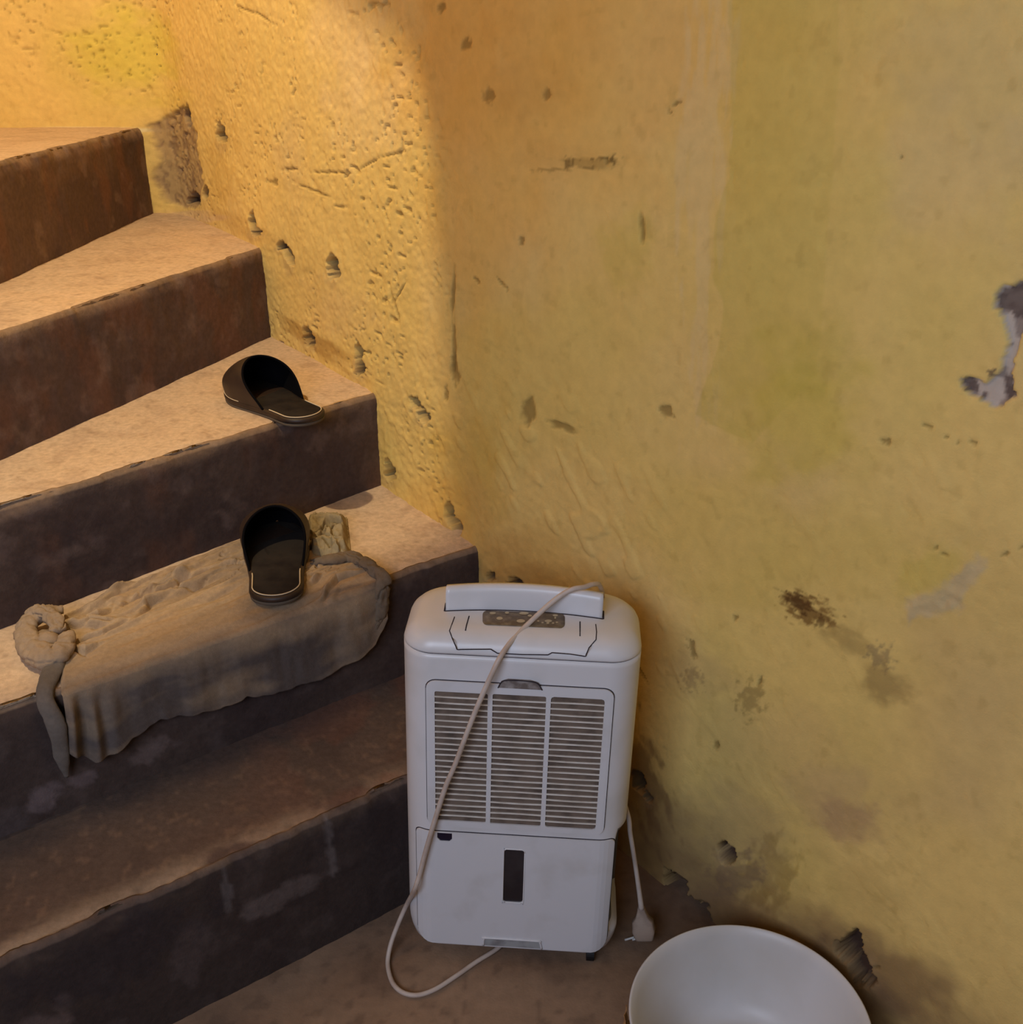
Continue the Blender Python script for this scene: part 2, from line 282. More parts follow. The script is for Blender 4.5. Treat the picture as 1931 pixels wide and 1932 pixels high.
def wall_paint(s, z):
    sh = s.shape; s = s.ravel(); z = z.ravel()
    col = np.tile(lin((230, 196, 118)), (len(s), 1)); disp = np.zeros_like(s)
    def mix(mask, c): 
        nonlocal col
        m = mask[:, None]; col = col*(1-m)+lin(c)*m
    # broad limewash variation
    n = fbm(s*2.2, z*2.2, 11, 4); mix(smooth(.45, .75, n)*.4, (218, 184, 100))
    n = fbm(s*3.1+7, z*2.6, 21, 4); mix(smooth(.5, .75, n)*.4, (214, 190, 100))
    n = fbm(s*4+3, z*4, 31, 4); mix(smooth(.55, .8, n)*.4, (216, 186, 130))
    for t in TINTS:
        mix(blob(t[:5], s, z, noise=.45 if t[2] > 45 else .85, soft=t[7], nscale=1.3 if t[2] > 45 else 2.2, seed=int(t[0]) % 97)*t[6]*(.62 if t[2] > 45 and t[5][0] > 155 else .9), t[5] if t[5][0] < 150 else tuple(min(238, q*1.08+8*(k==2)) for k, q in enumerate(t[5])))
    # repainted strip with a crisp edge between pale and greenish coat
    e = poly([(1380, -40), (1385, 220), (1378, 330), (1352, 420), (1345, 520), (1366, 580), (1352, 660), (1330, 730), (1300, 820), (1420, 860), (1540, 700), (1560, 300), (1560, -40)], s, z, soft=2.5, noise=6, nscale=.03)
    mix(e*smooth(1.0, 0.0, (s-wall_at(1360, 400)[0])/0.32)*.30, (186, 168, 66))
    s0 = wall_at(830, 500)[0]; rough = smooth(s0+.05, s0-.05, s)
    c1 = wall_at(980, 1000)
    rough2 = smooth(.5, .1, np.hypot((s-c1[0])*1.0, (z-c1[1])*1.4))
    # plaster relief
    disp += (fbm(s*3, z*3, 41, 3)-.5)*.012 + (fbm(s*11, z*11, 43, 3)-.5)*.004
    rg = fbm(s*34+z*16, z*30-s*8, 51, 4); disp += (rg-.5)*(.0010+.0022*rough+.0024*rough2)
    rg = fbm(s*105, z*125, 53, 3); disp += (rg-.5)*(.0004+.0024*rough+.001*rough2)
    p = np.maximum(smooth(.83, .90, vn(s*120, z*120, 61)), smooth(.85, .91, vn(s*60+z*30, z*150, 62)))*smooth(.45, .62, fbm(s*7, z*7, 63, 2)); disp -= p*(.0045*rough+.0006)
    mix(p*rough*.4, (140, 104, 40))
    # rough scarred streaks low on the wall
    p = smooth(.68, .76, vn(s*45+z*38, z*26-s*10, 71))*smooth(.4, .6, fbm(s*5, z*5, 73, 2)); disp += p*.0022*np.clip(rough2+.25, 0, 1)
    n = fbm(s*60, z*60, 81, 3); mix(smooth(.66, .8, n)*.14, (150, 118, 48))
    # soil splashed along the foot of the wall and the stair line
    n = fbm(s*8, z*8, 91, 4)
    mix(smooth(.24, .02, z+(n-.5)*.22)*.65*smooth(s0-.1, s0+.4, s), (132, 102, 72))
    # peeled patches
    m = poly(PEEL, s, z, soft=1.5, noise=5, nscale=.10); mix(m, (188, 174, 160)); disp -= m*.004
    nn = fbm(s*70, z*70, 95, 3); mix(m*smooth(.48, .62, nn)*.75, (126, 110, 100)); disp -= m*nn*.003
    for q in PEEL_DARK: mix(poly(q, s, z, soft=2, noise=4, nscale=.2)*.8, (88, 72, 66))
    m = poly(SCUFF, s, z, soft=9, noise=12, nscale=.06); mix(m*.6, (190, 172, 140)); disp += m*(fbm(s*120, z*120, 97, 2)-.5)*.004
    m = poly(CEMENT, s, z, soft=4, noise=5, nscale=.08); nn = fbm(s*80, z*80, 99, 3)
    mix(m*.85, (166, 138, 100)); mix(m*smooth(.5, .65, nn)*.6, (128, 102, 80)); disp -= m*(.003+.006*nn)
    for t in PIT:
        m = blob(t, s, z, noise=.5, soft=.35); mix(m*.6, (112, 86, 38)); disp -= m*.0025
    for a, b in LINES:
        c = ((a[0]+b[0])/2, (a[1]+b[1])/2); L = math.hypot(b[0]-a[0], b[1]-a[1])/2
        m = blob((c[0], c[1], L, 1.9, math.degrees(math.atan2(b[1]-a[1], b[0]-a[0]))), s, z, noise=.3, soft=.4); mix(m*.6, (110, 80, 34)); disp -= m*.0035
    for h in HOLES:
        m = blob(h[:5], s, z, noise=.30, soft=.10, nscale=1.6, tri=True); mix(blob((h[0], h[1]+h[3]*.9, h[2]*1.3, h[3]*.9), s, z, noise=.4, soft=.4)*.35, (176, 146, 104))  # light from above painted in: pale lip below each dark hole
        mix(m*.95, (66, 46, 38)); disp -= m*(h[5]+.006)
    return col.reshape(sh+(3,)), disp.reshape(sh)

def build_wall(name, s_arr, z_arr):
    s, z = np.meshgrid(s_arr, z_arr, indexing='ij')
    col, d = wall_paint(s, z); xy = wall_xy(s); n = wall_nrm(s)*_sgn
    V = np.stack([xy[..., 0]+n[..., 0]*d, xy[..., 1]+n[..., 1]*d, z], -1).reshape(-1, 3)
    F = grid_faces(len(s_arr), len(z_arr))
    return tag(mesh_np(name, V, F[:, ::-1] if _sgn > 0 else F, M_WALL, colors=col.reshape(-1, 3)), kind='structure')
s_corner = float(PS[np.argmin(np.hypot(PL[:, 0]+0.84, PL[:, 1]-2.75))])
s_end = wall_at(1931, 1200)[0]+.22
s_mid = wall_at(1250, 1000)[0]
zf = np.arange(-0.02, 1.45, .0029)
zc = np.r_[np.arange(-0.02, .72, .1), np.arange(.74, 1.50, .004), np.linspace(1.55, 3.2, 12)]
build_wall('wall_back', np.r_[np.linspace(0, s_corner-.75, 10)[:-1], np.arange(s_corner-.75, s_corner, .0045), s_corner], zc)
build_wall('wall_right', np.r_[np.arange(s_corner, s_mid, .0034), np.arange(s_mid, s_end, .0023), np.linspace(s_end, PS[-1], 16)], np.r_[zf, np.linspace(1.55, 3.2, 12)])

# ------------------------------------------------------------------ rest of the room shell
def box(name, lo, hi, mat, parent=None, bevel=0):
    bm = bmesh.new(); bmesh.ops.create_cube(bm, size=1)
    for v in bm.verts: v.co = Vector([lo[i]+(v.co[i]+.5)*(hi[i]-lo[i]) for i in range(3)])
    if bevel: bmesh.ops.bevel(bm, geom=bm.edges[:], offset=bevel, segments=2, affect='EDGES')
    me = bpy.data.meshes.new(name); bm.to_mesh(me); bm.free(); me.materials.append(mat)
    o = bpy.data.objects.new(name, me); COL.objects.link(o)
    if parent: o.parent = parent
    return o
def slab(name, plan, z0, z1, mat):
    n = len(plan); V = [(x, y, z0) for x, y in plan]+[(x, y, z1) for x, y in plan]
    F = [list(range(n))[::-1], list(range(n, 2*n))]+[[i, (i+1) % n, n+(i+1) % n, n+i] for i in range(n)]
    return tag(mesh_np(name, V, F, mat, smoothf=False), kind='structure')
tag(box('wall_left', (-2.42, -1.62, 0), (-2.30, 3.1, 3.2), M_PLASTER), kind='structure')
tag(box('wall_front', (-2.30, -1.72, 2.0), (2.5, -1.60, 3.2), M_PLASTER), kind='structure')
tag(box('ceiling', (-2.42, -1.72, 3.2), (2.5, 3.1, 3.3), M_SLAB), kind='structure')
# soffit of the upper floor over the lower landing: its edge is what shades the lower flight
ZS = 1.98
def toward(px, py, k=0.0):
    s_, z_ = wall_at(px, py); q = wall_xy(np.array([s_]))[0]; f = (ZS-z_)/(LAMP[2]-z_)
    return (q[0]*(1-f)+LAMP[0]*f, q[1]*(1-f)+LAMP[1]*f)
edge = [toward(842, 760), toward(812, 330), toward(806, 220), toward(792, 150), toward(765, 105), toward(720, 70), toward(670, 35), toward(620, -5), toward(560, -60)]
print('soffit edge', [tuple(round(float(v), 3) for v in e) for e in edge], 'wall z', [round(float(wall_at(*p)[1]), 2) for p in ((842, 760), (812, 330), (806, 220), (620, 0))])
dxy = np.array(edge[0])-np.array([LAMP[0], LAMP[1]-.035]); dxy /= np.linalg.norm(dxy)
far = np.array(edge[0])-dxy*1.7
wl = [tuple(p+np.array([.02, .03])) for p in PL if p[0] > edge[-1][0]-.12 and p[1] < edge[-1][1]+.25]
slab('ceiling', [tuple(far), (-2.3, far[1]-.05), (-2.3, -1.6), (2.4, -1.6)]+wl[::-1]+edge[::-1], ZS, ZS+.10, M_SLAB)

# ------------------------------------------------------------------ floor
xs = np.r_[np.linspace(-2.3, -.9, 8)[:-1], np.arange(-.9, .75, .006), np.linspace(.76, 2.4, 8)]
ys = np.r_[np.linspace(-1.6, .6, 10)[:-1], np.arange(.6, 1.5, .006), np.linspace(1.51, 3.0, 5)]
X, Y = np.meshgrid(xs, ys, indexing='ij')
fc = np.tile(lin((150, 122, 98)), (X.size, 1))
def fmix(c, m, k): return c*(1-m.ravel()[:, None])+lin(k)*m.ravel()[:, None]
fc = fmix(fc, smooth(.4, .7, fbm(X*5, Y*5, 101, 4))*.6, (128, 98, 76))
fc = fmix(fc, smooth(.55, .75, fbm(X*16, Y*16, 103, 4))*.4, (112, 90, 74))
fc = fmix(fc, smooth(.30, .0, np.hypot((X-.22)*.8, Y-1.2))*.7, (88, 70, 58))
fc = fmix(fc, smooth(.72, .8, vn(X*70, Y*70, 107))*.4, (96, 76, 62))
Zf = (fbm(X*6, Y*6, 109, 3)-.5)*.003+(fbm(X*60, Y*60, 111, 2)-.5)*.0006-.0016
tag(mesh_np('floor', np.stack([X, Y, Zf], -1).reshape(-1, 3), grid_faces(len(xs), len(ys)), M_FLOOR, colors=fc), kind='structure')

# ------------------------------------------------------------------ staircase
ZL = [0, .225, .415, .600, .794, 1.0]
NOSE = {1: ((-1.05, .586), (.075, 1.386)), 2: ((-1.05, .848), (-.010, 1.634)), 3: ((-.95, 1.143), (-.185, 1.940)),
        4: ((-.952, 1.196), (-.440, 2.498)), 5: ((-.975, 1.30), (-.899, 2.96)), 6: ((-2.0, 1.32), (-2.0, 3.1))}
stair = tag(empty('staircase', (-.5, 1.6, 0)), 'worn grey cement staircase turning up against the yellow wall, warm lit at its top', 'staircase')
def build_step(i):
    (a0, a1), (b0, b1) = NOSE[i], NOSE[i+1]
    a0, a1, b0, b1 = map(np.array, (a0, a1, b0, b1)); L = np.linalg.norm(a1-a0); nu = int(L/.005)
    u = np.linspace(0, 1, nu)[:, None]; A = a0+(a1-a0)*u; B = b0+(b1-b0)*u
    d = (a1-a0)/L; n = np.array([-d[1], d[0]])                      # inward
    B = B+n*.05 if i < 5 else B
    z1, z0 = ZL[i], ZL[i-1]-.012; r = .010
    prof = [('t', t) for t in np.linspace(1, 0, 34)]+[('c', a) for a in np.linspace(15, 75, 5)]+[('r', t) for t in np.linspace(0, 1, 36)]
    V = []; C = []
    for kind, t in prof:
        if kind == 't':
            base = A+n*r; P = base+(B-base)*(t**1.15); z = np.full(nu, z1)
        elif kind == 'c':
            aa = math.radians(t); P = A+n*(r-r*math.sin(aa)); z = np.full(nu, z1-r+r*math.cos(aa))
        else:
            P = A.copy(); z = np.full(nu, (z1-r)+(z0-z1+r)*t)
        x, y = P[:, 0], P[:, 1]; ul = u[:, 0]*L; tt = z
        if kind == 't':
            dist = np.linalg.norm(P-A, axis=1)
            z = z+(fbm(x*9, y*9, 200+i, 3)-.5)*.005+(fbm(x*60, y*60, 210+i, 2)-.5)*.0012
            z = z-smooth(.035, 0, dist)*(.001+.006*fbm(ul*14, dist*0, 220+i, 3))-smooth(.012, 0, dist)*.005*(fbm(ul*70, dist*60, 225+i, 3)-.35)
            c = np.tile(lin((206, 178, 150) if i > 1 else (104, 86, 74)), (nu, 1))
            def mx(m, k): 
                nonlocal c
                c = c*(1-m[:, None])+lin(k)*m[:, None]
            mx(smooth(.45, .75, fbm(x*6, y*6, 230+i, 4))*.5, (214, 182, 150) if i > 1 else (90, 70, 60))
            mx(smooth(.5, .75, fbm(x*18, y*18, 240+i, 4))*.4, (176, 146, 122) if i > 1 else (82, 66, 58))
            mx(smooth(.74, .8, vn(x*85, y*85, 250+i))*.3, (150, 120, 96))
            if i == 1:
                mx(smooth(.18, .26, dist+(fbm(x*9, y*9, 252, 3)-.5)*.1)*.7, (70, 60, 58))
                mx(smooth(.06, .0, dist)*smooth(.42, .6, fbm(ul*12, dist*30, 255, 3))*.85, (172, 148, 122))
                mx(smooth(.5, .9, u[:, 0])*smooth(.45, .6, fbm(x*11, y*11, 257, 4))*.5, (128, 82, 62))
        else:
            hfrac = (z1-z)/(z1-z0)
            off = (fbm(ul*8, tt*8, 260+i, 3)-.5)*.006+(fbm(ul*55, tt*55, 270+i, 3)-.5)*.0026-smooth(.12, 0, hfrac)*.006*(fbm(ul*60, tt*60, 272+i, 3)-.4)
            off = off-smooth(.12, 0, hfrac)*(.005*fbm(ul*22, tt*10, 275+i, 3)+.006*smooth(.62, .75, vn(ul*16, tt*3, 278+i)))
            P = P-n*off[:, None]
            kk = {1: .74, 2: .86, 3: .95, 4: 1.12, 5: 1.28}[i]; c = np.tile(lin((88, 72, 66)), (nu, 1))  # riser tone set per step: brighter light above, shade below painted in
            def mx(m, k):
                nonlocal c
                c = c*(1-m[:, None])+lin(k)*m[:, None]
            mx(smooth(.4, .7, fbm(ul*5, tt*7, 280+i, 4))*.6, (66, 54, 54))
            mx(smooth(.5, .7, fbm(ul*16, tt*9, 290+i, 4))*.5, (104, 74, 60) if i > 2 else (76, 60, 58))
            mx(smooth(.62, .74, fbm(ul*20+5, tt*22, 300+i, 4))*(.35 if i > 2 else .25), (122, 104, 98))
            mx(smooth(.14, .0, hfrac)*smooth(.35, .6, fbm(ul*26, tt*30, 310+i, 3))*.6, (134, 110, 90))
            if i == 3 or i == 4:
                mx(smooth(.86, .97, u[:, 0]*1.02)*smooth(.2, .7, hfrac)*.5, (140, 112, 88))
            if i == 1:
                for (bx, bh, rx, rz, cc) in ((.60, .62, .045, .05, (158, 134, 128)), (.56, .80, .05, .02, (140, 120, 118)), (.93, .42, .07, .018, (150, 132, 126)), (.80, .5, .03, .06, (118, 100, 96)), (.86, .18, .006, .05, (150, 138, 136)), (1.02, .2, .006, .06, (150, 138, 136)), (.70, .3, .12, .05, (66, 56, 60))):
                    dd = np.hypot((ul-bx*.95)/rx, (hfrac*(z1-z0)-bh*(z1-z0))/rz)+(fbm(ul*40, tt*40, 320, 3)-.5)*1.4
                    mx(smooth(1.15, .75, dd)*(.5 if i == 1 else .4), cc)
            if i == 2:
                for (bx, bh, rx, rz, cc) in ((.50, .80, .03, .02, (160, 140, 142)), (.56, .72, .02, .014, (150, 130, 132)), (.66, .72, .03, .02, (148, 128, 124)), (.44, .85, .05, .03, (110, 96, 96))):
                    dd = np.hypot((ul-bx)/rx, (hfrac*(z1-z0)-bh*(z1-z0))/rz)+(fbm(ul*50, tt*50, 330, 3)-.5)*1.4
                    mx(smooth(1.15, .75, dd)*(.5 if i == 1 else .4), cc)
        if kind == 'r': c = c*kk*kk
        if kind == 'c': c = c*.6+.4*lin((170, 142, 114) if i > 1 else (110, 90, 74))
        V.append(np.stack([P[:, 0], P[:, 1], z], -1)); C.append(c)
    V.append(np.stack([B[:, 0], B[:, 1], np.full(nu, z0)], -1)); C.append(C[0]*.6)
    nv = len(V); V = np.stack(V, 1).reshape(-1, 3); C = np.stack(C, 1).reshape(-1, 3)
    F = [list(map(int, f)) for f in grid_faces(nu, nv, cyc_v=True)]
    F.append(list(range(nv))); F.append([(nu-1)*nv+j for j in range(nv)][::-1])
    V = V-np.array(stair.location)
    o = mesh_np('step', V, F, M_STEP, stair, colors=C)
    bm = bmesh.new(); bm.from_mesh(o.data); bmesh.ops.recalc_face_normals(bm, faces=bm.faces[:])
    for f in bm.faces:
        if len(f.verts) > 4: f.smooth = False
    bm.to_mesh(o.data); bm.free()
    return o
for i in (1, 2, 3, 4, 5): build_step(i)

# ------------------------------------------------------------------ dehumidifier
UX, UY, UYAW, ULEAN = -.0078, 1.0984, -.0627, .0336
unit = empty('dehumidifier', (UX, UY, 0)); unit.matrix_world = Matrix.Translation((UX, UY, 0)) @ Matrix.Rotation(UYAW, 4, 'Z') @ Matrix.Rotation(ULEAN, 4, 'Y')
tag(unit, 'white plastic dehumidifier on casters with slatted front grille, standing below the bottom step', 'dehumidifier')
UM = np.array(unit.matrix_world.to_3x3()); UO = np.array(unit.matrix_world.translation)
def upt(px, py, y):                      # photo pixel -> unit's own coordinates on plane y
    o = UM.T@(_O-UO); d = UM.T@raydir(px, py); return o+d*((y-o[1])/d[1])
HW, DEP, RF, RB = .150, .150, .040, .055
def plan(off=0.0, n=28):
    """outline of the body, inset by off, counter clockwise from front-left corner"""
    hw = HW-off; y0 = off; y1 = DEP-off; rf = max(RF-off*.4, .02); rb = max(RB-off*.6, .02); P = []
    for cx, cy, r, a0 in ((hw-rf, y0+rf, rf, -90), (hw-rb, y1-rb, rb, 0), (-hw+rb, y1-rb, rb, 90), (-hw+rf, y0+rf, rf, 180)):
        for k in range(n): 
            a = math.radians(a0+90*k/(n-1)); P.append((cx+r*math.cos(a), cy+r*math.sin(a)))
    P = np.array(P); Q = np.vstack([P, P[:1]]); s = np.r_[0, np.cumsum(np.linalg.norm(np.diff(Q, axis=0), axis=1))]
    t = np.linspace(0, s[-1], 360, endpoint=False)
    return np.stack([np.interp(t, s, Q[:, 0]), np.interp(t, s, Q[:, 1])], -1)
def yf(x):
    d = np.clip(np.abs(x)-(HW-RF), 0, RF*.999); return RF-np.sqrt(RF*RF-d*d)
def loft(name, prof, mat, parent, cap_top=True, cap_bot=True, post=None, mi=None, mats=None):
    V = []
    for off, z in prof:
        p = plan(off); V.append(np.c_[p, np.full(len(p), z)])
    nv = 360; m = len(V); V = np.array(V)
    if post is not None: V = post(V)
    V = V.reshape(-1, 3); F = [list(map(int, f)) for f in grid_faces(m, nv, cyc_v=True)]
    V = np.vstack([V, V[:nv].mean(0), V[(m-1)*nv:].mean(0)])
    F += [[m*nv, (j+1) % nv, j] for j in range(nv)]+[[m*nv+1, (m-1)*nv+j, (m-1)*nv+(j+1) % nv] for j in range(nv)]
    return mesh_np(name, V, F, mats or mat, parent, mi=(mi(V, F) if mi else None))
ZSEAM = .512
zlev = [(.014, .020), (.006, .0215), (.002, .025), (.0, .030), (0, .040)]+[(0, z) for z in np.linspace(.05, ZSEAM, 60)]
def dent(V):
    x, y, z = V[..., 0], V[..., 1], V[..., 2]
    k = smooth(.055, .075, z)*smooth(.243, .226, z)*smooth(.0085, .016, y)*smooth(.110, .102, y)*(x > .1)
    V[..., 0] = x-k*.017
    # lower corners tuck in, seen from the front
    t = np.clip((.062-z)/.042, 0, 1); V[..., 0] = V[..., 0]*(1-.115*(1-np.sqrt(np.clip(1-t**2, 0, 1))))
    return V
body = loft('body', zlev, M_WHITE, unit, post=dent, mats=[M_WHITE, M_RECESS],
            mi=lambda V, F: [1 if (V[f[0]][2] > .062 and V[f[0]][2] < .240 and V[f[0]][0] > .07 and .010 < V[f[0]][1] < .155) else 0 for f in F])
CPROF = [(0.0006, ZSEAM+.0015), (0, ZSEAM+.004), (.001, .520), (.004, .5265), (.009, .5320), (.016, .5360), (.026, .5385), (.034, .5392)]
loft('seam_shadow_gap', [(.0016, ZSEAM-.001), (.0016, ZSEAM+.003)], M_GAP, body)
cover = loft('top_cover', CPROF, M_WHITE, unit)
def cover_z(x, y):
    hw = HW; 
    # inset distance from outline (rounded box distance)
    r = RF if y < DEP/2 else RB
    qx = abs(x)-(hw-r); qy = (r-y) if y < DEP/2 else (y-(DEP-r))
    sd = math.hypot(max(qx, 0), max(qy, 0))+min(max(qx, qy), 0)-r
    d = -sd
    return float(np.interp(d, [p[0] for p in CPROF], [p[1] for p in CPROF])) if d > 0 else -1
def on_cover(px, py, lift=0.0):
    o = UM.T@(_O-UO); d = UM.T@raydir(px, py); d /= np.linalg.norm(d)
    for t in np.arange(.8, 1.8, .0004):
        p = o+d*t
        if p[2] < .56:
            if p[2] <= cover_z(p[0], p[1])+lift: return p
            if p[1] >= yf(p[0])-lift and p[2] < ZSEAM+.02 and abs(p[0]) < HW: return p
    return o+d*1.2
def dec(line, n=5):
    out = []
    for a, b in zip(line[:-1], line[1:]):
        for k in range(n): out.append((a[0]+(b[0]-a[0])*k/n, a[1]+(b[1]-a[1])*k/n))
    return out+[line[-1]]
def seam(name, line, r, parent, n=5):
    return tube(name, [on_cover(*p, lift=.0001) for p in dec(line, n)], r, M_GAP, parent, seg=6, res=2)
seam('lid_outline', [(858, 1164), (848.5, 1190), (854, 1205), (863, 1225.5), (895, 1225.2), (926, 1225), (939, 1232.5), (985, 1235), (1034, 1235.6), (1042, 1231.5), (1075, 1234), (1105, 1238.5), (1112, 1222), (1125, 1207), (1126, 1192), (1124.5, 1178)], .0007, cover)
seam('lid_groove', [(885.5, 1162.5), (881, 1178), (878.5, 1190)], .0008, cover)
seam('lid_groove', [(1094.8, 1173), (1094.8, 1200.5)], .0008, cover)
# control panel: rounded plate following the cover
def plate_on_cover(name, corners, mat, parent, rad=.22, lift=.0008, nx=30, ny=10):
    c = np.array(corners, float); V = []; F = []
    def bil(u, v): return (c[0]*(1-u)+c[1]*u)*(1-v)+(c[3]*(1-u)+c[2]*u)*v
    ring = []
    rx, ry = .06, .30
    for k, (cx, cy, a0) in enumerate(((1-rx, 1-ry, 0), (rx, 1-ry, 90), (rx, ry, 180), (1-rx, ry, 270))):
        for a in np.linspace(a0, a0+90, 7): ring.append((cx+rx*math.cos(math.radians(a)), cy+ry*math.sin(math.radians(a))))
    ctr = (.5, .5); rings = [1, .8, .55, .3, .1]
    for q in rings:
        for (u, v) in ring:
            uu, vv = ctr[0]+(u-.5)*q, ctr[1]+(v-.5)*q; p = bil(uu, vv); g = on_cover(p[0], p[1], lift=0)
            V.append(g+np.array([0, 0, lift]))
    n = len(ring)
    for j in range(len(rings)-1):
        for k in range(n): F.append([j*n+k, j*n+(k+1) % n, (j+1)*n+(k+1) % n, (j+1)*n+k])
    F.append([(len(rings)-1)*n+k for k in range(n)])
    m0 = len(V); 
    for k in range(n): V.append(V[k]-np.array([0, 0, lift+.001]))
    for k in range(n): F.append([k, m0+k, m0+(k+1) % n, (k+1) % n])
    return mesh_np(name, V, F, mat, parent)
panel = plate_on_cover('control_panel', [(911, 1152.5), (1066, 1158.5), (1066, 1186), (911, 1179.5)], M_PANEL, unit)
for (ix, iy, rx, ry) in ((930, 1158, 6, 2.2), (957, 1157.5, 4, 2), (943, 1168, 6, 3), (989, 1158.5, 9, 2.6), (983, 1173, 8, 3.2), (1000, 1163, 4, 2), (1035, 1173, 7, 2.6), (1034, 1177, 3, 1.6), (1048, 1162.5, 5, 2), (1048, 1167, 2, 2), (1016, 1173, 2.2, 1.4), (1024, 1176, 2.4, 1.4), (1044, 1177, 2.4, 1.4), (1051, 1175.5, 2.4, 1.4)):
    V = [on_cover(ix, iy)+np.array([0, 0, .0013])]+[on_cover(ix+rx*math.cos(a), iy+ry*math.sin(a))+np.array([0, 0, .0012]) for a in np.linspace(0, 2*math.pi, 14, endpoint=False)]
    mesh_np('panel_marking', V, [[0, 1+(k+1) % 14, 1+k] for k in range(14)], M_ICON, panel)

# wrapped front plates
def rrect(x0, x1, z0, z1, r, n=6, rb=None):
    P = []; rt = r; rb = r if rb is None else rb
    for cx, cz, a0, r in ((x1-rt, z1-rt, 0, rt), (x0+rt, z1-rt, 90, rt), (x0+rb, z0+rb, 180, rb), (x1-rb, z0+rb, 270, rb)):
        for a in np.linspace(a0, a0+90, n): P.append((cx+r*math.cos(math.radians(a)), cz+r*math.sin(math.radians(a))))
    return P
def wrapped_plate(name, outer, holes, proud, mat, parent, thick=None, cell=.004):
    """plate with holes in the x-z plane, bent to follow the rounded front"""
    bm = bmesh.new(); es = []
    def loop(P):
        D = []
        for a, b in zip(P, P[1:]+P[:1]):
            k = max(1, int(math.hypot(a[0]-b[0], a[1]-b[1])/.02))
            for j in range(k): D.append((a[0]+(b[0]-a[0])*j/k, a[1]+(b[1]-a[1])*j/k))
        vs = [bm.verts.new((x, 0, z)) for x, z in D]
        for a, b in zip(vs, vs[1:]+vs[:1]): es.append(bm.edges.new((a, b)))
    loop(outer)
    for h in holes: loop(h)
    bmesh.ops.triangle_fill(bm, use_beauty=True, use_dissolve=False, edges=es, normal=(0, -1, 0))
    xs_ = sorted(set([round(x, 4) for x in np.arange(-.144, .145, .006)]))
    for x in xs_:
        bmesh.ops.bisect_plane(bm, geom=bm.verts[:]+bm.edges[:]+bm.faces[:], plane_co=(x, 0, 0), plane_no=(1, 0, 0))
    th = proud+.002 if thick is None else thick
    r = bmesh.ops.extrude_face_region(bm, geom=bm.faces[:])
    mv = [g for g in r['geom'] if isinstance(g, bmesh.types.BMVert)]
    mvs = set(mv)
    for v in bm.verts:
        v.co.y = float(yf(v.co.x))-(proud if v not in mvs else proud-th)
    bmesh.ops.recalc_face_normals(bm, faces=bm.faces[:])
    me = bpy.data.meshes.new(name); bm.to_mesh(me); bm.free(); me.materials.append(mat)
    o = bpy.data.objects.new(name, me); COL.objects.link(o); o.parent = parent
    return o
GX, GZ0, GZ1 = .1175, .2445, .475
PULL = [(-.026, .4705), (-.022, .4790), (-.014, .4825), (.014, .4825), (.024, .4790), (.029, .4705)]
grille = wrapped_plate('front_grille', rrect(-GX, GX, GZ0, GZ1, .012), [rrect(-.1065, -.0395, .2540, .4600, .002, 3), rrect(-.0335, .0335, .2535, .4605, .002, 3), rrect(.0395, .1065, .2530, .4610, .004, 3)], .0030, M_WHITE2, unit)
wrapped_plate('grille_gap', rrect(-GX-.0011, GX+.0011, GZ0-.0011, GZ1+.0011, .013), [], .0006, M_GAP, grille)
wrapped_plate('filter_backing', rrect(-.109, .109, .250, .464, .003), [], .0009, M_MESH, grille)
V = []; F = []
for c0, c1 in ((-.1075, -.0385), (-.0345, .0345), (.0385, .1075)):
    ns = 23
    for k in range(1, ns):
        z = .2535+(.4605-.2535)*k/ns; xs_ = np.linspace(c0, c1, 6); b0 = len(V)
        sag = .0006*math.sin(k*1.7+c0*60)
        for x in xs_:
            y = float(yf(x)); zz = z+sag*math.sin((x-c0)/(c1-c0)*math.pi)
            V += [(x, y-.0028, zz+.0013), (x, y-.0034, zz-.0003), (x, y-.0008, zz-.0016), (x, y-.0004, zz+.0008)]
        for j in range(5):
            for q in range(4): F.append([b0+j*4+q, b0+j*4+(q+1) % 4, b0+(j+1)*4+(q+1) % 4, b0+(j+1)*4+q])
mesh_np('grille_slats', V, F, M_SLAT, grille, smoothf=False)
wrapped_plate('finger_notch', [(x-.001, z) for x, z in PULL][::-1], [], .0034, plain('dusty_notch', (112, 100, 94), .7, .2, c2=(168, 160, 156), vscale=60), grille)
V = [(x-.001, float(yf(x))-.0042, z+.0003) for x, z in PULL]; tube('notch_edge', V, .0007, M_GAP, grille, seg=6, res=3)
# water tank
TX, TZ0, TZ1 = .1342, .031, .2335
tank = wrapped_plate('water_tank', rrect(-TX, TX, TZ0, TZ1, .008, rb=.022), [rrect(-.0135, .0135, .1165, .2105, .004, 4), [(-.1045, .2325), (-.1045, .2235), (-.1000, .2185), (-.0880, .2185), (-.0845, .2225), (-.0845, .2325)]], .0028, M_WHITE2, unit)
wrapped_plate('tank_gap', rrect(-TX-.0011, TX+.0011, TZ0-.001, TZ1+.0011, .009, rb=.023), [], .0006, M_GAP, tank)
wrapped_plate('level_window', rrect(-.0140, .0140, .1160, .2110, .004, 4), [], .0012, M_WIN, tank)
tube('window_rim', [(x, -.0028, z) for x, z in rrect(-.0143, .0143, .1157, .2113, .0046, 5)]+[(.0143, -.0028, .2067)], .0009, M_WHITE2, tank, seg=6, res=2)
wrapped_plate('float_inset', [(-.1048, .2328), (-.1048, .2233), (-.1002, .2182), (-.0878, .2182), (-.0842, .2223), (-.0842, .2328)][::-1], [], .0014, M_NAVY, tank)
